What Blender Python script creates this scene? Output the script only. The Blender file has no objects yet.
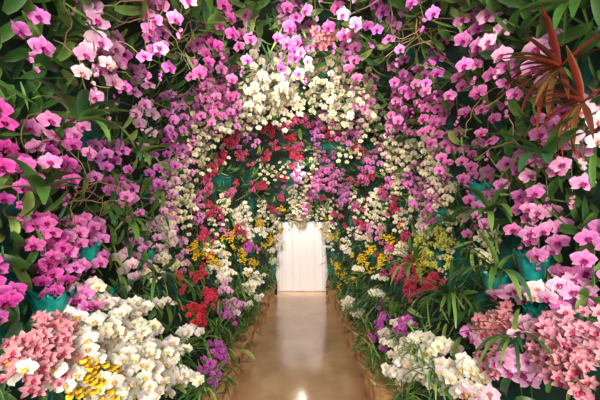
import bpy, math, random
import numpy as np
from mathutils import Vector
random.seed(7); rng=np.random.default_rng(7)
U=rng.uniform; EYE=1.5
# ------------------------------------------------------------------ helpers
def lin(c):
    c=np.array(c,float)/255.; return np.where(c<=.04045,c/12.92,((c+.055)/1.055)**2.4)
def nrm(v):
    v=np.asarray(v,float); return v/(np.linalg.norm(v)+1e-9)
COL=bpy.context.scene.collection
# ---------------------------------------------------- tunnel cross section
def prof(d):
    t=min(max((d-3.5)/2.6,0),1)
    return 1.15-0.69*t, 1.2-1.19*t
_pc={}
def polyline(d):
    k=round(d,2)
    if k in _pc: return _pc[k]
    a,b=prof(k); t=min(max((k-3.5)/2.6,0),1); n=2.5-.5*t; pts=[]
    for i in range(0,41):
        p=math.pi*i/40; c,s=math.cos(p),math.sin(p)
        r=(abs(c/a)**n+abs(s/b)**n)**(-1/n); pts.append((r*c,r*s))
    x2=.686-.17*t; x3=.54-.06*t
    low=[(-a*.98,-.3),(-x2,-1.1),(-x3,-1.25),(-x3,-1.5)]
    P=[(-x,z) for x,z in reversed(low)]+pts+low
    _pc[k]=P; return P
def R(phi,d):
    pts=polyline(d); c,s=math.cos(phi),math.sin(phi); best=None
    for (x0,z0),(x1,z1) in zip(pts[:-1],pts[1:]):
        ex,ez=x1-x0,z1-z0; det=-c*ez+s*ex
        if abs(det)<1e-9: continue
        t=(-x0*ez+z0*ex)/det; u=(c*z0-s*x0)/det
        if t>0 and -1e-6<=u<=1+1e-6 and (best is None or t<best): best=t
    return best if best else 1.5
def surf(phi,d,off=0.):
    r=R(phi,d)+off
    return np.array([r*math.cos(phi),d,EYE+r*math.sin(phi)]), np.array([-math.cos(phi),0,-math.sin(phi)])
# ---------------------------------------------------- materials
def mat_attr(name,rough,transl,spec=.4,mot=.25,sc=45):
    m=bpy.data.materials.new(name); m.use_nodes=True; nt=m.node_tree; nt.nodes.clear()
    o=nt.nodes.new('ShaderNodeOutputMaterial'); p=nt.nodes.new('ShaderNodeBsdfPrincipled')
    a=nt.nodes.new('ShaderNodeAttribute'); a.attribute_name='Col'
    tc=nt.nodes.new('ShaderNodeTexCoord'); n=nt.nodes.new('ShaderNodeTexNoise'); n.inputs['Scale'].default_value=sc; n.inputs['Detail'].default_value=3
    r=nt.nodes.new('ShaderNodeMapRange'); r.inputs['From Min'].default_value=.3; r.inputs['From Max'].default_value=.7; r.inputs['To Min'].default_value=1-mot; r.inputs['To Max'].default_value=1.08
    mx=nt.nodes.new('ShaderNodeVectorMath'); mx.operation='SCALE'
    nt.links.new(tc.outputs['Object'],n.inputs['Vector']); nt.links.new(n.outputs['Fac'],r.inputs['Value']); nt.links.new(a.outputs['Color'],mx.inputs[0]); nt.links.new(r.outputs[0],mx.inputs['Scale'])
    p.inputs['Roughness'].default_value=rough; p.inputs['Specular IOR Level'].default_value=spec
    t=nt.nodes.new('ShaderNodeBsdfTranslucent'); x=nt.nodes.new('ShaderNodeMixShader'); x.inputs[0].default_value=transl
    nt.links.new(mx.outputs[0],p.inputs['Base Color']); nt.links.new(mx.outputs[0],t.inputs['Color'])
    nt.links.new(p.outputs[0],x.inputs[1]); nt.links.new(t.outputs[0],x.inputs[2]); nt.links.new(x.outputs[0],o.inputs[0])
    return m
M_PET=mat_attr('petal',.55,.3,.25,.2); M_LEAF=mat_attr('leaf',.35,.2,.5,.3,20)
def mat_noise(name,c1,c2,scale,rough=.6,c3=None,bump=.2,detail=6,pos=(.38,.62,.75)):
    m=bpy.data.materials.new(name); m.use_nodes=True; nt=m.node_tree; p=nt.nodes['Principled BSDF']
    tc=nt.nodes.new('ShaderNodeTexCoord'); n=nt.nodes.new('ShaderNodeTexNoise'); n.inputs['Scale'].default_value=scale; n.inputs['Detail'].default_value=detail
    r=nt.nodes.new('ShaderNodeValToRGB'); e=r.color_ramp.elements
    e[0].position=pos[0]; e[0].color=(*lin(c1),1); e[1].position=pos[1]; e[1].color=(*lin(c2),1)
    if c3 is not None:
        k=e.new(pos[2]); k.color=(*lin(c3),1)
    nt.links.new(tc.outputs['Object'],n.inputs['Vector']); nt.links.new(n.outputs['Fac'],r.inputs[0]); nt.links.new(r.outputs[0],p.inputs['Base Color'])
    b=nt.nodes.new('ShaderNodeBump'); b.inputs['Strength'].default_value=bump; nt.links.new(n.outputs['Fac'],b.inputs['Height']); nt.links.new(b.outputs[0],p.inputs['Normal'])
    p.inputs['Roughness'].default_value=rough
    return m
# ---------------------------------------------------- batches (merged meshes)
class Batch:
    def __init__(s,name,mats=None): s.name=name; s.V=[];s.Fq=[];s.C=[];s.n=0;s.MI=[]; s.mats=mats or [M_PET,M_LEAF]
    def add(s,V,Fq,C,mi=0):
        s.V.append(V); s.Fq.append(Fq+s.n); s.C.append(np.clip(C,0,1)); s.n+=len(V); s.MI.append(np.full(len(Fq),mi,np.int32))
    def build(s):
        if not s.V: return None
        V=np.concatenate(s.V).astype(np.float32); Q=np.concatenate(s.Fq).astype(np.int32); C=np.concatenate(s.C).astype(np.float32); MI=np.concatenate(s.MI)
        org=V.mean(0); V=V-org
        me=bpy.data.meshes.new(s.name); me.vertices.add(len(V)); me.vertices.foreach_set('co',V.ravel())
        me.loops.add(Q.size); me.loops.foreach_set('vertex_index',Q.ravel())
        me.polygons.add(len(Q)); me.polygons.foreach_set('loop_start',np.arange(0,Q.size,4,dtype=np.int32))
        me.polygons.foreach_set('use_smooth',np.ones(len(Q),bool))
        for m in s.mats: me.materials.append(m)
        me.polygons.foreach_set('material_index',MI)
        me.update(calc_edges=True)
        at=me.color_attributes.new('Col','FLOAT_COLOR','POINT')
        at.data.foreach_set('color',np.concatenate([C,np.ones((len(C),1),np.float32)],1).ravel())
        o=bpy.data.objects.new(s.name,me); o.location=org; COL.objects.link(o); return o
def grid(nu,nv,off=0):
    q=[]
    for i in range(nu-1):
        for j in range(nv-1):
            a=i*nv+j; q.append((a,a+1,a+nv+1,a+nv))
    return np.array(q)+off
def petal(L,W,ang,nu,nv,cup=.1,bend=0.,p=.8,q=.6,z0=0.):
    V=[];w=[]
    for i in range(nu):
        u=i/(nu-1); hw=W/2*max(math.sin(math.pi*min(max(u**p,.02),.985)),0)**q
        if i==nu-1: hw*=.6
        for j in range(nv):
            v=-1+2*j/(nv-1)
            V.append((v*hw,L*(u+.03-(v*v)*.05*u),z0+cup*(v*v)*W+bend*u*u+.02*math.sin(5*v+4*u)*u)); 
            e=max(abs(v)*.7,(u-.6)*2.0) 
            w.append((max(0,1-u*4)*.6,min(max(e,0),1)))
    V=np.array(V); a=math.radians(ang); c,s=math.cos(a),math.sin(a)
    X=V[:,0]*c+V[:,1]*s; Y=-V[:,0]*s+V[:,1]*c; V=np.stack([X,Y,V[:,2]],1)
    return V,grid(nu,nv),np.array(w)
def combine(parts):
    V=[];Q=[];W=[];n=0
    for v,q,w in parts: V.append(v);Q.append(q+n);W.append(w);n+=len(v)
    return np.concatenate(V),np.concatenate(Q),np.concatenate(W)
def lipify(pt): 
    v,q,w=pt; w=w.copy(); w[:,0]=1; w[:,1]=0; return v,q,w
def mkflower(kind,hi):
    n1,n2=(6,5) if hi else (4,3); s1,s2=(5,3) if hi else (3,3); P=[]
    if kind=='phal':
        for a in (0,132,-132): P.append(petal(.5,.32,a,s1,s2,.12,-.05,.85,.6,-.02))
        for a in (82,-82): P.append(petal(.52,.62,a,n1,n2,-.06,-.06,.62,.5,.01))
        P.append(lipify(petal(.26,.2,180,4 if hi else 3,3,.5,.10,.7,.6,.05)))
        if hi:
            for a in (125,-125): P.append(lipify(petal(.15,.13,a,3,3,.4,.16,.8,.6,.04)))
            P.append(petal(.10,.09,0,3,3,-.5,.02,.7,.6,.10))
    elif kind=='cym':
        for a in (0,125,-125,62,-62): P.append(petal(.52,.30,a,s1 if not hi else 5,3,.25,.12,.9,.75,0))
        P.append(lipify(petal(.30,.26,180,4 if hi else 3,3,.5,-.02,.6,.6,.06)))
    elif kind=='onc':
        for a in (150,-150): P.append(petal(.45,.62,a,4 if hi else 3,3,.05,0,.6,.6,0))
        for a in (0,60,-60): P.append(lipify(petal(.28,.14,a,3,3,.1,0,.8,.7,.01)))
    else:
        for a in (0,72,144,216,288): P.append(petal(.5,.48,a,4 if hi else 3,3,.1,.05,.7,.6,0))
        if hi: P.append(lipify(petal(.14,.12,180,3,3,.3,.05,.7,.6,.07)))
    return combine(P)
FL={(k,h):mkflower(k,h) for k in('phal','cym','onc','star') for h in(0,1)}
PAL={'V':[(202,84,184),(232,150,220),(135,14,106)],'D':[(198,36,142),(226,100,180),(120,0,66)],
'P':[(228,116,190),(243,174,216),(180,24,120)],'L':[(241,178,214),(249,212,232),(198,56,138)],
'W':[(250,243,226),(253,249,238),(240,208,110)],'C':[(243,229,188),(250,241,210),(204,164,76)],
'R':[(208,24,44),(230,62,66),(125,8,15)],'H':[(218,52,104),(238,112,148),(145,15,55)],
'S':[(232,134,142),(248,192,188),(198,56,84)],'Y':[(248,210,22),(253,228,66),(175,75,10)],
'G':[(206,204,84),(234,226,124),(130,130,35)],'M':[(200,64,180),(226,120,206),(130,14,104)]}
PAL={k:[lin(c) for c in v] for k,v in PAL.items()}
SIB={'V':'DPL','D':'VP','P':'LVD','L':'PW','W':'WC','C':'W','R':'H','H':'RP','S':'L','M':'V'}
SPEC={'V':('phal',.082,'spray'),'D':('phal',.082,'spray'),'P':('phal',.088,'spray'),'L':('phal',.09,'spray'),
'W':('phal',.08,'spray'),'C':('phal',.064,'spray'),'R':('star',.045,'mass'),'H':('cym',.055,'mass'),
'S':('cym',.058,'mass'),'Y':('onc',.036,'mass'),'G':('cym',.05,'mass'),'M':('star',.045,'mass')}
NAME={'V':'violet_orchid_cluster','D':'magenta_orchid_cluster','P':'pink_orchid_cluster','L':'pale_pink_orchid_cluster','W':'white_orchid_cluster',
'C':'cream_orchid_cluster','R':'red_flower_cluster','H':'rose_orchid_cluster','S':'salmon_cymbidium_orchid','Y':'yellow_oncidium_orchid','G':'yellow_green_orchid_cluster','M':'purple_flower_cluster'}
def frame(f,up=(0,0,1),roll=0.):
    f=nrm(f); up=np.array(up,float); y=up-f*np.dot(up,f)
    if np.linalg.norm(y)<.1: y=np.array([0,1,0])-f*f[1]
    y=nrm(y); x=np.cross(y,f); c,s=math.cos(roll),math.sin(roll)
    return np.stack([x*c+y*s,-x*s+y*c,f],1)
def palmix(t):
    s=SIB.get(t,t); o=s[int(U(0,len(s)))]; k=U(0,.55)
    return [PAL[t][i]*(1-k)+PAL[o][i]*k for i in range(3)]
def flower(B,kind,hi,pal,p,f,size,var,roll):
    V,Q,W=FL[(kind,hi)]; Mx=frame(f,roll=roll); b,e,c=pal
    C=b[None]*(1-W[:,1:2])+e[None]*W[:,1:2]; C=C*(1-W[:,0:1])+c[None]*W[:,0:1]
    g=U(-.12,.12)
    VV=V*size*np.array([1,1,1+U(-.3,.5)])
    B.add(VV@Mx.T+p,Q,C*var*np.array([1+g*.3,1+g,1]))
def tube(B,pts,r,col,mi=1,ns=4):
    pts=np.array(pts); n=len(pts); V=[]
    for i in range(n):
        tdir=nrm(pts[min(i+1,n-1)]-pts[max(i-1,0)]); a=nrm(np.cross(tdir,(0.31,.2,.93))); b=np.cross(tdir,a)
        rr=r*(1-.5*i/n)
        for k in range(ns): V.append(pts[i]+rr*(math.cos(6.283*k/ns)*a+math.sin(6.283*k/ns)*b))
    Q=[(i*ns+k,i*ns+(k+1)%ns,(i+1)*ns+(k+1)%ns,(i+1)*ns+k) for i in range(n-1) for k in range(ns)]
    B.add(np.array(V),np.array(Q),np.tile(col,(len(V),1)),mi)
LF={}
def leafproto(arch,fold,nu=7,q=.5,p=.8):
    V=[]; W=[]
    for i in range(nu):
        u=i/(nu-1); hw=.5*max(math.sin(math.pi*min(.06+.93*u**p,.99)),0)**q
        th=arch*u
        y=math.sin(th)/arch if arch>.01 else u; z=-(1-math.cos(th))/arch if arch>.01 else 0
        for v in(-1,0,1): V.append((v*hw,y,z)); W.append((abs(v),u,fold*abs(v)*hw))
    return np.array(V),grid(nu,3),np.array(W)
for k,a in(('strap',.9),('strap2',1.6),('grass',1.5),('grass2',2.3),('stiff',.3)): LF[k]=leafproto(a,.35,7 if k!='stiff' else 5,.5 if k[0]=='s' and k!='stiff' else .7,.8 if k[0]=='s' else .6)
def leaf(B,kind,p,d,n,L,Wd,c1,c2):
    V,Q,W=LF[kind]; y=nrm(d); z=np.array(n,float)-y*np.dot(n,y)
    if np.linalg.norm(z)<.05: z=np.array([.3,.2,.9])-y*np.dot((.3,.2,.9),y)
    z=nrm(z); x=np.cross(y,z)
    VV=V*np.array([Wd,L,L]); VV[:,2]+=W[:,2]*Wd
    B.add(VV@np.stack([x,y,z],0)+p,Q,c1[None]*(1-W[:,0:1])+c2[None]*W[:,0:1],1)
GREENS=[lin(c) for c in[(48,84,36),(66,104,44),(86,126,56),(112,148,70),(56,98,60),(142,166,88)]]
def green(lo=0,hi=6): 
    c=GREENS[int(U(lo,hi))]*U(.7,1.2); return c
DOWN=np.array([0,0,-1.]); OUT=np.array([0,-1.,0])
def facing(N,k=.75): return nrm(N*.5+OUT*k+rng.normal(0,.28,3)+DOWN*.08)
def cluster(B,t,phi,d,rad,cover=1.5):
    kind,s,mode=SPEC[t]; hi=1 if d<2.6 else 0
    var0=U(.84,1.06)
    if mode=='spray':
        nfl=max(3,cover*math.pi*rad*rad/(.62*s*s)); nsp=max(1,int(round(nfl/7)))
        for _ in range(nsp):
            pal=palmix(t)
            ph=phi+rng.normal(0,.5)*rad/1.2; dd=max(.35,d+rng.normal(0,.5)*rad*1.2)
            p0,N=surf(ph,dd,.10); low=math.sin(ph)<-.25
            n=int(U(5,9)); L=n*s*.42
            T=nrm(np.cross(N,(0,1,0))); side=U(-.3,.3)
            if low: path=[p0+DOWN*.10+N*.02, p0+N*.03+np.array([0,0,.10]), p0+N*.10+np.array([0,0,.10])+T*side*.1, p0+N*.17+T*side*.2+OUT*.04]
            else: path=[p0+np.array([0,0,.09]),p0+np.array([0,0,.12])+N*.06,p0+N*.11+np.array([0,0,.03])+OUT*.02,p0+N*.13+DOWN*(L*.75)+T*side*L+OUT*.05]
            q=[]
            for i in range(9):
                u=i/8; q.append((1-u)**3*path[0]+3*u*(1-u)**2*path[1]+3*u*u*(1-u)*path[2]+u**3*path[3])
            q=np.array(q); tube(B,q,.0035,lin((84,104,52)))
            for i in range(n):
                u=.3+.7*(i+.5)/n; k=u*8; a=int(min(k,7)); c=q[a]*(1-(k-a))+q[a+1]*(k-a)
                f=facing(N); sd=nrm(np.cross(f,(0,0,1)))*(1 if i%2 else -1)
                ps=c+sd*s*.36+f*s*.2+rng.normal(0,.008,3)
                flower(B,kind,hi,pal,ps,f,s*U(.85,1.12)*(1-.12*u),var0*U(.85,1.12),U(-.35,.35))
            if hi and not low:
                for i in range(3):
                    f=facing(N); flower(B,'onc',0,pal,q[-1]+DOWN*.02*(i+1)+rng.normal(0,.006,3),f,.03,var0*.8,U(0,6))
    else:
        n=max(5,int(cover*1.25*math.pi*rad*rad/(.62*s*s))); pal=palmix(t)
        for _ in range(n):
            r=math.sqrt(U()) ; a=U(0,6.283); bulge=math.sqrt(max(0,1-r*r))*rad*.7
            ph=phi+r*rad*math.cos(a)/1.2; dd=max(.35,d+r*rad*1.1*math.sin(a))
            p0,N=surf(ph,dd,-.01)
            f=nrm(facing(N,.6)+np.array([0,0,.15]))
            flower(B,kind,hi,pal,p0+N*bulge+rng.normal(0,.01,3),f,s*U(.8,1.2),var0*U(.78,1.15),U(-.6,.6))
# ---------------------------------------------------- planting plan: angle round the arch (deg) + distance along tunnel (cm)
PLAN="""146109 157115 139135 139149 160139 167138 140168 127151 120152 114173 105184 123190
174120 181131 186118 178159 187149 185170 195118 196138 199152 158183 144197 169188 165164 172212
163247 145233 187228 196244 134223 204246 205302 197371 187335 175377 157394 131373 137294 121302 164298 177283
104286 091316 080236 108239 121254 091198 097176 073204 069171 078170 083187 119394 093391 067411 113448 070472 035462 013529 138447 170463 157523
054331 067301 036352 054383 047264 054237 051185 049209 040181 039212 029182 020202 036244 009240 021353 002269 025309 015288 020408
042148 046133 035134 031153 016137 020119 013157 359122 356149 003162 002212 353182 352231 343355 353317 348399 000450 332305 330254 335227
330497 328417 308506 320350 301400 300348 309277 314234 312208 306204
312174 313155 324156 321129 316143 335117 339113 332104 335145 330152 343137 346117 338161 348124
205116 207107 210116 214123 219130 208156 214169 217150 223180 227160 231188 226210 202156 221235 219277 237239 238212 229319 229295 232423 241435 207423 220446 210544 191598 192514 350592 335558 199214 193197 199337 187425 214354 145315 005416""".split()
TYPES=("VDLLPDVVPDPP"+"DDDPPPDDPVLPVP"+"LVLCVRRCHHHHCCCC"+"WCCWPVVPVPSHHVHPVHHWH"+"CCCCVPVPPPPPCCCCVPW"+"PLLPPLPPPPPCGHHPHHHR"+"WYYWWWMMWWWWPLLSSSSSLLLP"+"SSSYYWWWWWWWWRRMMLMWWYYYWWWYCLRHWCC")
BIG={2:.15,0:.11,13:.12,16:.12,86:.12,117:.12,118:.10,126:.12,31:.05,32:.05,131:.13,132:.14,133:.14,134:.13,135:.13}
patches=[]
for i,(e,t) in enumerate(zip(PLAN,TYPES)):
    ph=math.radians(int(e[:3])) 
    if ph>4.6: ph-=2*math.pi
    patches.append((ph,int(e[3:])/100,BIG.get(i,U(.08,.11)),t))
# additional planting: cream/white garlands over the arch, white drifts on the banks, yellows, end arch
for e in """104250W 096265W 088262C 080280W 072268C 110300W 118330C 126280W 132300C 140270C 148255P 156265C 166262C 176262P 084300C 066275W 060290C 052300C 046290W 038280C 030275C 022265C 012262P 184262L 100285W 075295W 056285C 042300C 134250C 170300C 010300C 090245W 112270C 068255C 098228W 106235W 085225W 075240C
062255P 115220P 128235P 140220V 160225V 060215V 050215P 040225P 030225P
100345H 086350H 080370V 110360H 122350V 130340H 062345V 052370H 142345H 150340H 044390P 036400H 095400R 108385H 072360H 095430P 080440C 065440P 110440C 125430C 050430P 072330C 092335H 160340H 168345P 020370H 028360P 010350H
212118W 214135W 218150W 222165W 210145W 216118W 221140W 226150W 208130W 213160W 205135W 219172W 224175W 229165W 211130W 218160W 231180W
306190W 309175W 313165W 316180W 303215W 310200W 305225W 307240W 330135L 336130L 325140S 316165W 312185W 322150L
120560C 100570C 080570P 060560C 145540Y 035545C 020555W 010570Y 165560W 175575C 090520C 070500P 110505C 130500H 050505H 155500C 030500C 092600C 070602C 110602C 130605C 050605C 150600C 030600C 080606C 100606C 170605W 010605W 190606C 200606Y 350606C 340606Y 215600W 325600W
195300Y 200330Y 190400Y 203380C 206340Y 188450W 184390P 338400Y 342330C 345430C 348360Y 336360Y 352420P 178430C 180500Y 172350H 168400C 012400C 006350C 015450H 358300C 350270G 205450M 334300H 334290H 340290R 346250G 350240C 342260Y""".split():
    ph=math.radians(int(e[:3])); 
    if ph>4.6: ph-=2*math.pi
    patches.append((ph,int(e[3:6])/100,U(.08,.11),e[6]))
batches=[]
for ph,d,rad,t in patches:
    B=Batch(NAME[t]); batches.append(B); cover={'W':1.6,'S':1.5,'Y':1.4,'M':1.4}.get(t,1.2)
    if d<2 and t in 'VDPL': cover*=.95
    if t=='W' and d<2 and math.sin(ph)<-.3: cover=2.3
    cluster(B,t,ph,d,rad,cover)
# infill following the neighbouring species
pa=np.array([(p[0],math.log(p[1])) for p in patches])
for _ in range(950):
    ph=U(-1.05,math.pi+1.05); d=math.exp(U(math.log(1.3),math.log(6.1)))
    dist=np.abs(pa-np.array([ph,math.log(d)])); dist[:,0]=np.minimum(dist[:,0],2*math.pi-dist[:,0]); s=(dist**2).sum(1)+U(0,.04,len(pa)); j=int(s.argmin())
    if U()<(.88 if d<2.4 else .38): continue
    t=patches[j][3]
    if d<2.2 and t in 'RYH': continue
    cluster(batches[j],t,ph,d,.05 if SPEC[t][2]=='mass' else .04,1.0)
for B in batches: B.build()
# ---------------------------------------------------- foliage
regions={}
def region(ph): return 'l' if ph>2.3 else ('r' if ph<.84 else 'c')
for k in'lrc': regions[k]=Batch('orchid_foliage')
for _ in range(8000):
    ph=U(-1.15,math.pi+1.15); d=math.exp(U(math.log(.45),math.log(6.15)))
    near=d<1.7
    if near and math.sin(ph)<-.35 and U()<.6: continue
    p0,N=surf(ph,d,U(.0,.13) if near else U(-.04,.12)); T=np.cross(N,(0,1,0)); a=U(0,6.28)
    dr=nrm(T*math.cos(a)+np.array([0,1,0])*math.sin(a)*.7+N*(U(.0,.35) if near else U(.1,.8))+DOWN*.25)
    g=green(0,3) if near and U()<.5 else green(); big=U()
    if big<.3 or (near and big<.7): leaf(regions[region(ph)],'strap' if U()<.5 else 'strap2',p0,dr,N+OUT*.5,U(.10,.2),U(.022,.048),g,g*1.25)
    else: leaf(regions[region(ph)],'grass' if U()<.5 else 'stiff',p0,dr,N+OUT*.5,U(.08,.22),U(.007,.016),g,g*1.35)
for B in regions.values(): B.build()
# feature strap-leaved plants
for (x,y,z,n,L,wd) in [(-1.0,1.35,1.95,9,.28,.045),(-1.0,1.15,1.6,8,.22,.045),(.98,1.5,1.25,12,.3,.028),(.92,1.85,1.05,18,.34,.022),(.98,1.2,1.75,10,.24,.04),(1.0,1.05,2.25,8,.26,.045),(.5,1.15,2.55,7,.2,.045),(-.92,1.9,1.15,14,.28,.025),(.82,2.2,1.2,14,.3,.022),(.1,1.4,2.6,6,.18,.045),(-1.0,1.3,2.3,7,.22,.05),(.8,1.3,2.55,8,.22,.045),(-.95,1.6,1.5,9,.22,.035),(1.0,1.6,1.55,12,.26,.03),(.95,1.9,1.5,10,.24,.03),(-.5,1.6,2.55,7,.2,.04),(-.98,1.8,1.9,8,.22,.035),(.92,1.3,1.0,14,.24,.016)]:
    B=Batch('strap_leaf_orchid_plant'); 
    for i in range(n):
        a=6.283*i/n+U(-.3,.3); side=-1 if x>0 else 1
        dr=nrm(np.array([side*.5+.5*math.cos(a),-.35+.5*math.sin(a),.55+U(-.3,.3)]))
        g=green(1,5); leaf(B,'strap2' if U()<.5 else 'strap',np.array([x,y,z]),dr,(0,0,1),L*U(.8,1.15),wd*U(.8,1.2),g,g*1.2)
    B.build()
# grassy tufts on the banks and along the path edge
for side in(-1,1):
    d=1.9 if side<0 else 1.7
    while d<6.1:
        for row in(0,1):
            t=min(max((d-3.5)/2.6,0),1); x=(.60-.07*t,.74-.16*t)[row]+U(0,.08)*(1-.5*t); z=(.28,.52)[row]+U(0,.2)
            B=Batch('spider_plant_tuft'); g0=U(.85,1.2)
            for i in range(32 if d<4 else 20):
                dr=nrm(np.array([-side*U(-.7,.6),U(-.8,.5),U(.35,1.1)])); g=green(1,6)*g0
                leaf(B,'grass' if U()<.6 else 'grass2',np.array([side*x,d,z])+rng.normal(0,.02,3),dr,(0,0,1),U(.16,.3)*(1-.25*t),U(.008,.015),g,g*1.6)
            B.build()
        d+=U(.24,.36)
# bromeliads
for (x,y,z,s) in[(1.0,1.16,2.1,1.15),(1.03,1.1,1.94,.85)]:
    B=Batch('red_bromeliad')
    for i in range(26):
        a=2.4*i; dr=nrm(np.array([-.8+math.cos(a)*.8,-.05+.4*math.sin(a*1.7),math.sin(a)*.75]))
        c=lin([(112,38,30),(150,66,44),(92,50,36),(120,84,46)][i%4]); leaf(B,'strap' if i%3 else 'stiff',np.array([x,y,z]),dr,(0,0,1),U(.16,.26)*s,U(.016,.026),c,c*1.3)
    B.build()
# twigs / aerial roots
for (ph,d) in[(2.5,1.3),(2.9,1.25),(3.0,1.5),(1.05,1.6),(.95,1.7),(1.2,1.5),(2.0,1.7),(.6,1.5),(.3,1.4),(2.2,1.5)]:
    B=Batch('dried_root_tangle')
    for i in range(9):
        p0,N=surf(ph,d,.02); q=[p0+rng.normal(0,.03,3)]; v=nrm(rng.normal(0,1,3)+N*.8)
        for k in range(9): v=nrm(v+rng.normal(0,.35,3)+DOWN*.08-N*.06); q.append(q[-1]+v*.035)
        tube(B,q,.0035,lin((160,130,92))*U(.5,1.1))
    B.build()
# ---------------------------------------------------- room shell
M_SHELL=mat_noise('net_backdrop',(16,32,20),(16,66,54),2.6,.8,(18,136,124),.3,pos=(.42,.56,.66))
def shell(name,p0,p1,off=.17):
    V=[];nd=34;npk=24
    ds=np.linspace(-.4,6.2,nd)
    for d in ds:
        for k in range(npk):
            ph=p0+(p1-p0)*k/(npk-1); p,N=surf(ph,float(d),off); p[2]=max(p[2],.0); V.append(p)
    me=bpy.data.meshes.new(name); me.from_pydata([tuple(v) for v in V],[],[tuple(q) for q in grid(nd,npk).tolist()]); me.materials.append(M_SHELL)
    for p in me.polygons: p.use_smooth=True
    o=bpy.data.objects.new(name,me); COL.objects.link(o)
    so=o.modifiers.new('s','SOLIDIFY'); so.thickness=.02
shell('wall_right',-1.15,math.radians(50)); shell('ceiling',math.radians(50),math.radians(130)); shell('wall_left',math.radians(130),math.pi+1.15)
def box(name,a,b,m):
    me=bpy.data.meshes.new(name); x0,y0,z0=a; x1,y1,z1=b
    v=[(x0,y0,z0),(x1,y0,z0),(x1,y1,z0),(x0,y1,z0),(x0,y0,z1),(x1,y0,z1),(x1,y1,z1),(x0,y1,z1)]
    me.from_pydata(v,[],[(0,3,2,1),(4,5,6,7),(0,1,5,4),(1,2,6,5),(2,3,7,6),(3,0,4,7)]); me.materials.append(m)
    o=bpy.data.objects.new(name,me); COL.objects.link(o); return o
# floor: polished warm stone
m=bpy.data.materials.new('polished_floor'); m.use_nodes=True; nt=m.node_tree; p=nt.nodes['Principled BSDF']
tc=nt.nodes.new('ShaderNodeTexCoord'); n=nt.nodes.new('ShaderNodeTexNoise'); n.inputs['Scale'].default_value=2.5; n.inputs['Detail'].default_value=8
rp=nt.nodes.new('ShaderNodeValToRGB'); e=rp.color_ramp.elements; e[0].position=.35; e[0].color=(*lin((180,140,102)),1); e[1].position=.65; e[1].color=(*lin((208,170,130)),1)
for a,b in((tc.outputs['Object'],n.inputs['Vector']),(n.outputs['Fac'],rp.inputs[0]),(rp.outputs[0],p.inputs['Base Color'])): nt.links.new(a,b)
n2=nt.nodes.new('ShaderNodeTexNoise'); n2.inputs['Scale'].default_value=7; nt.links.new(tc.outputs['Object'],n2.inputs['Vector'])
bp=nt.nodes.new('ShaderNodeBump'); bp.inputs['Strength'].default_value=.15; bp.inputs['Distance'].default_value=.01; nt.links.new(n2.outputs['Fac'],bp.inputs['Height']); nt.links.new(bp.outputs[0],p.inputs['Normal'])
p.inputs['Roughness'].default_value=.13; p.inputs['Specular IOR Level'].default_value=1.0; p.inputs['IOR'].default_value=1.8
box('floor',(-3,-2,-.05),(3,8,0),m)
M_WALL=mat_noise('painted_wall',(205,200,205),(215,210,214),3,.8,bump=.02)
box('wall_back',(-3,7.2,0),(3,7.3,3.2),M_WALL)
V=[]
pts=[(x,max(z,-1.5)) for x,z in polyline(6.1)]
for x,z in pts: V.append((x*1.05,6.2,EYE+z)); V.append((x*3.9,6.2,EYE+(z*90 if z>0 else z)))
me=bpy.data.meshes.new('collar'); me.from_pydata(V,[],[(2*i,2*i+1,2*i+3,2*i+2) for i in range(len(pts)-1)]); me.materials.append(M_SHELL); o=bpy.data.objects.new('wall_end',me); COL.objects.link(o)
# curtain
M_CUR=bpy.data.materials.new('curtain'); M_CUR.use_nodes=True; p=M_CUR.node_tree.nodes['Principled BSDF']; p.inputs['Base Color'].default_value=(*lin((236,226,224)),1); p.inputs['Roughness'].default_value=.8
V=[];nx=420
for i in range(nx):
    x=-1.3+2.6*i/(nx-1)
    for k,z in enumerate((0.01,.5,1.0,1.5,2.3)):
        V.append((x,6.5+.009*math.sin(x*38+2.2*math.sin(x*7)+.25*k)+.004*math.sin(x*83+.5*k),z))
me=bpy.data.meshes.new('curtain'); me.from_pydata(V,[],grid(nx,5).tolist()); me.materials.append(M_CUR)
for q in me.polygons: q.use_smooth=True
o=bpy.data.objects.new('white_curtain',me); COL.objects.link(o)
# paper / foil wrapped pots
M_KR=mat_noise('kraft_paper',(160,112,72),(200,152,104),9,.6,bump=.5)
M_TEAL=mat_noise('teal_foil',(8,110,104),(30,168,152),9,.35,bump=.6)
def pot(x,y,r,h,z=0,name='paper_wrapped_pot',mat=None):
    V=[];nu=36;Hs=[0,.25,.5,.75,.9,1.0,1.0]; ph=U(0,6)
    for k,t in enumerate(Hs):
        rr=r*(.72+.3*t+(.18 if k==5 else 0)) if k<6 else r*.8
        for i in range(nu):
            a=6.283*i/nu; w=1+.045*math.sin(9*a+ph)*(.4+t)+.02*math.sin(23*a+3*t)
            V.append((rr*w*math.cos(a),rr*w*math.sin(a),h*t+(.02*math.sin(9*a+ph) if k==5 else 0)-(.03 if k==6 else 0)))
    F=[(k*nu+i,k*nu+(i+1)%nu,(k+1)*nu+(i+1)%nu,(k+1)*nu+i) for k in range(len(Hs)-1) for i in range(nu)]+[tuple(range((len(Hs)-1)*nu,len(Hs)*nu))]
    me=bpy.data.meshes.new('pot'); me.from_pydata(V,[],F); me.materials.append(mat or M_KR)
    for q in me.polygons: q.use_smooth=True
    o=bpy.data.objects.new(name,me); o.location=(x,y,z); COL.objects.link(o)
for s in(-1,1):
    d=1.5
    while d<6:
        t=min(max((d-3.5)/2.6,0),1)
        pot(s*(U(.66,.72)-.07*t),d,U(.12,.15),U(.24,.36)); d+=U(.3,.42)
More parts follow.
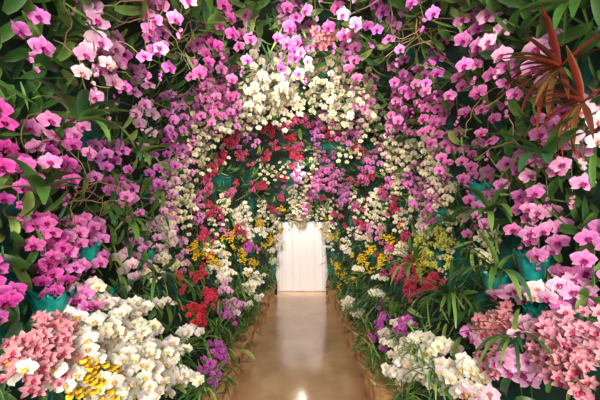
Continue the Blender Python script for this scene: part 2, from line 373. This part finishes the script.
for phd,d in((198,1.35),(201,1.62),(206,1.3),(338,1.32),(334,1.5),(343,1.75),(10,1.95),(346,2.6),(192,2.2),(350,1.5),(188,1.6),(3,2.5)):
    p0,N=surf(math.radians(phd),d,.03); pot(p0[0],p0[1],.075,.13,p0[2]-.08,'teal_wrapped_pot',M_TEAL)
# ---------------------------------------------------- lights
def light(kind,name,loc,e,col=(1,.93,.84),size=.1,rot=None,sy=None,aim=None,cone=40):
    l=bpy.data.lights.new(name,kind); l.energy=e; l.color=col
    if kind=='AREA':
        l.size=size
        if sy: l.shape='RECTANGLE'; l.size_y=sy
    else: l.shadow_soft_size=size
    o=bpy.data.objects.new(name,l); o.location=loc
    if kind=='SPOT':
        l.spot_size=math.radians(cone); l.spot_blend=.8
    if rot: o.rotation_euler=rot
    if aim: o.rotation_euler=(Vector(aim)-Vector(loc)).to_track_quat('-Z','Y').to_euler()
    COL.objects.link(o); return o
light('AREA','entrance_fill',(0,-1.3,2.2),96,(1,.94,.88),2.0,(math.radians(74),0,0),1.8)  # added soft fill from behind the camera, not a real fixture
for s in(-1,1):
    light('SPOT','entrance_fill_spot',(s*.5,-.5,2.35),500,(1,.93,.84),.15,aim=(-s*.2,5,1.6),cone=42)  # added unseen fill, evens the brightness deep in the tunnel
    light('SPOT','entrance_fill_spot',(s*.6,-.5,1.9),140,(1,.94,.86),.2,aim=(s*.5,2.6,1.3),cone=75)  # added wide fill behind the camera, brightens the tunnel sides
for d,e in((1.9,4),(3.0,7),(4.2,6),(5.3,5)):
    a,b=prof(d); light('POINT','tunnel_lamp',(0,d,EYE+b-.2),e,(1,.88,.74),.05)
light('AREA','curtain_light',(0,6.3,2.3),30,(1,.96,.95),.8,(math.radians(10),0,0),.2)
w=bpy.data.worlds.new('w'); bpy.context.scene.world=w; w.use_nodes=True
w.node_tree.nodes['Background'].inputs[0].default_value=(1,.94,.88,1); w.node_tree.nodes['Background'].inputs[1].default_value=1.5
bpy.context.scene.view_settings.view_transform='Standard'
# ---------------------------------------------------- camera
cam=bpy.data.cameras.new('camera'); cam.lens=18; cam.sensor_width=36; cam.shift_y=.037; cam.shift_x=-.003; cam.clip_start=.05
o=bpy.data.objects.new('camera',cam); o.location=(0,0,EYE); o.rotation_euler=(math.pi/2,0,0); COL.objects.link(o); bpy.context.scene.camera=o
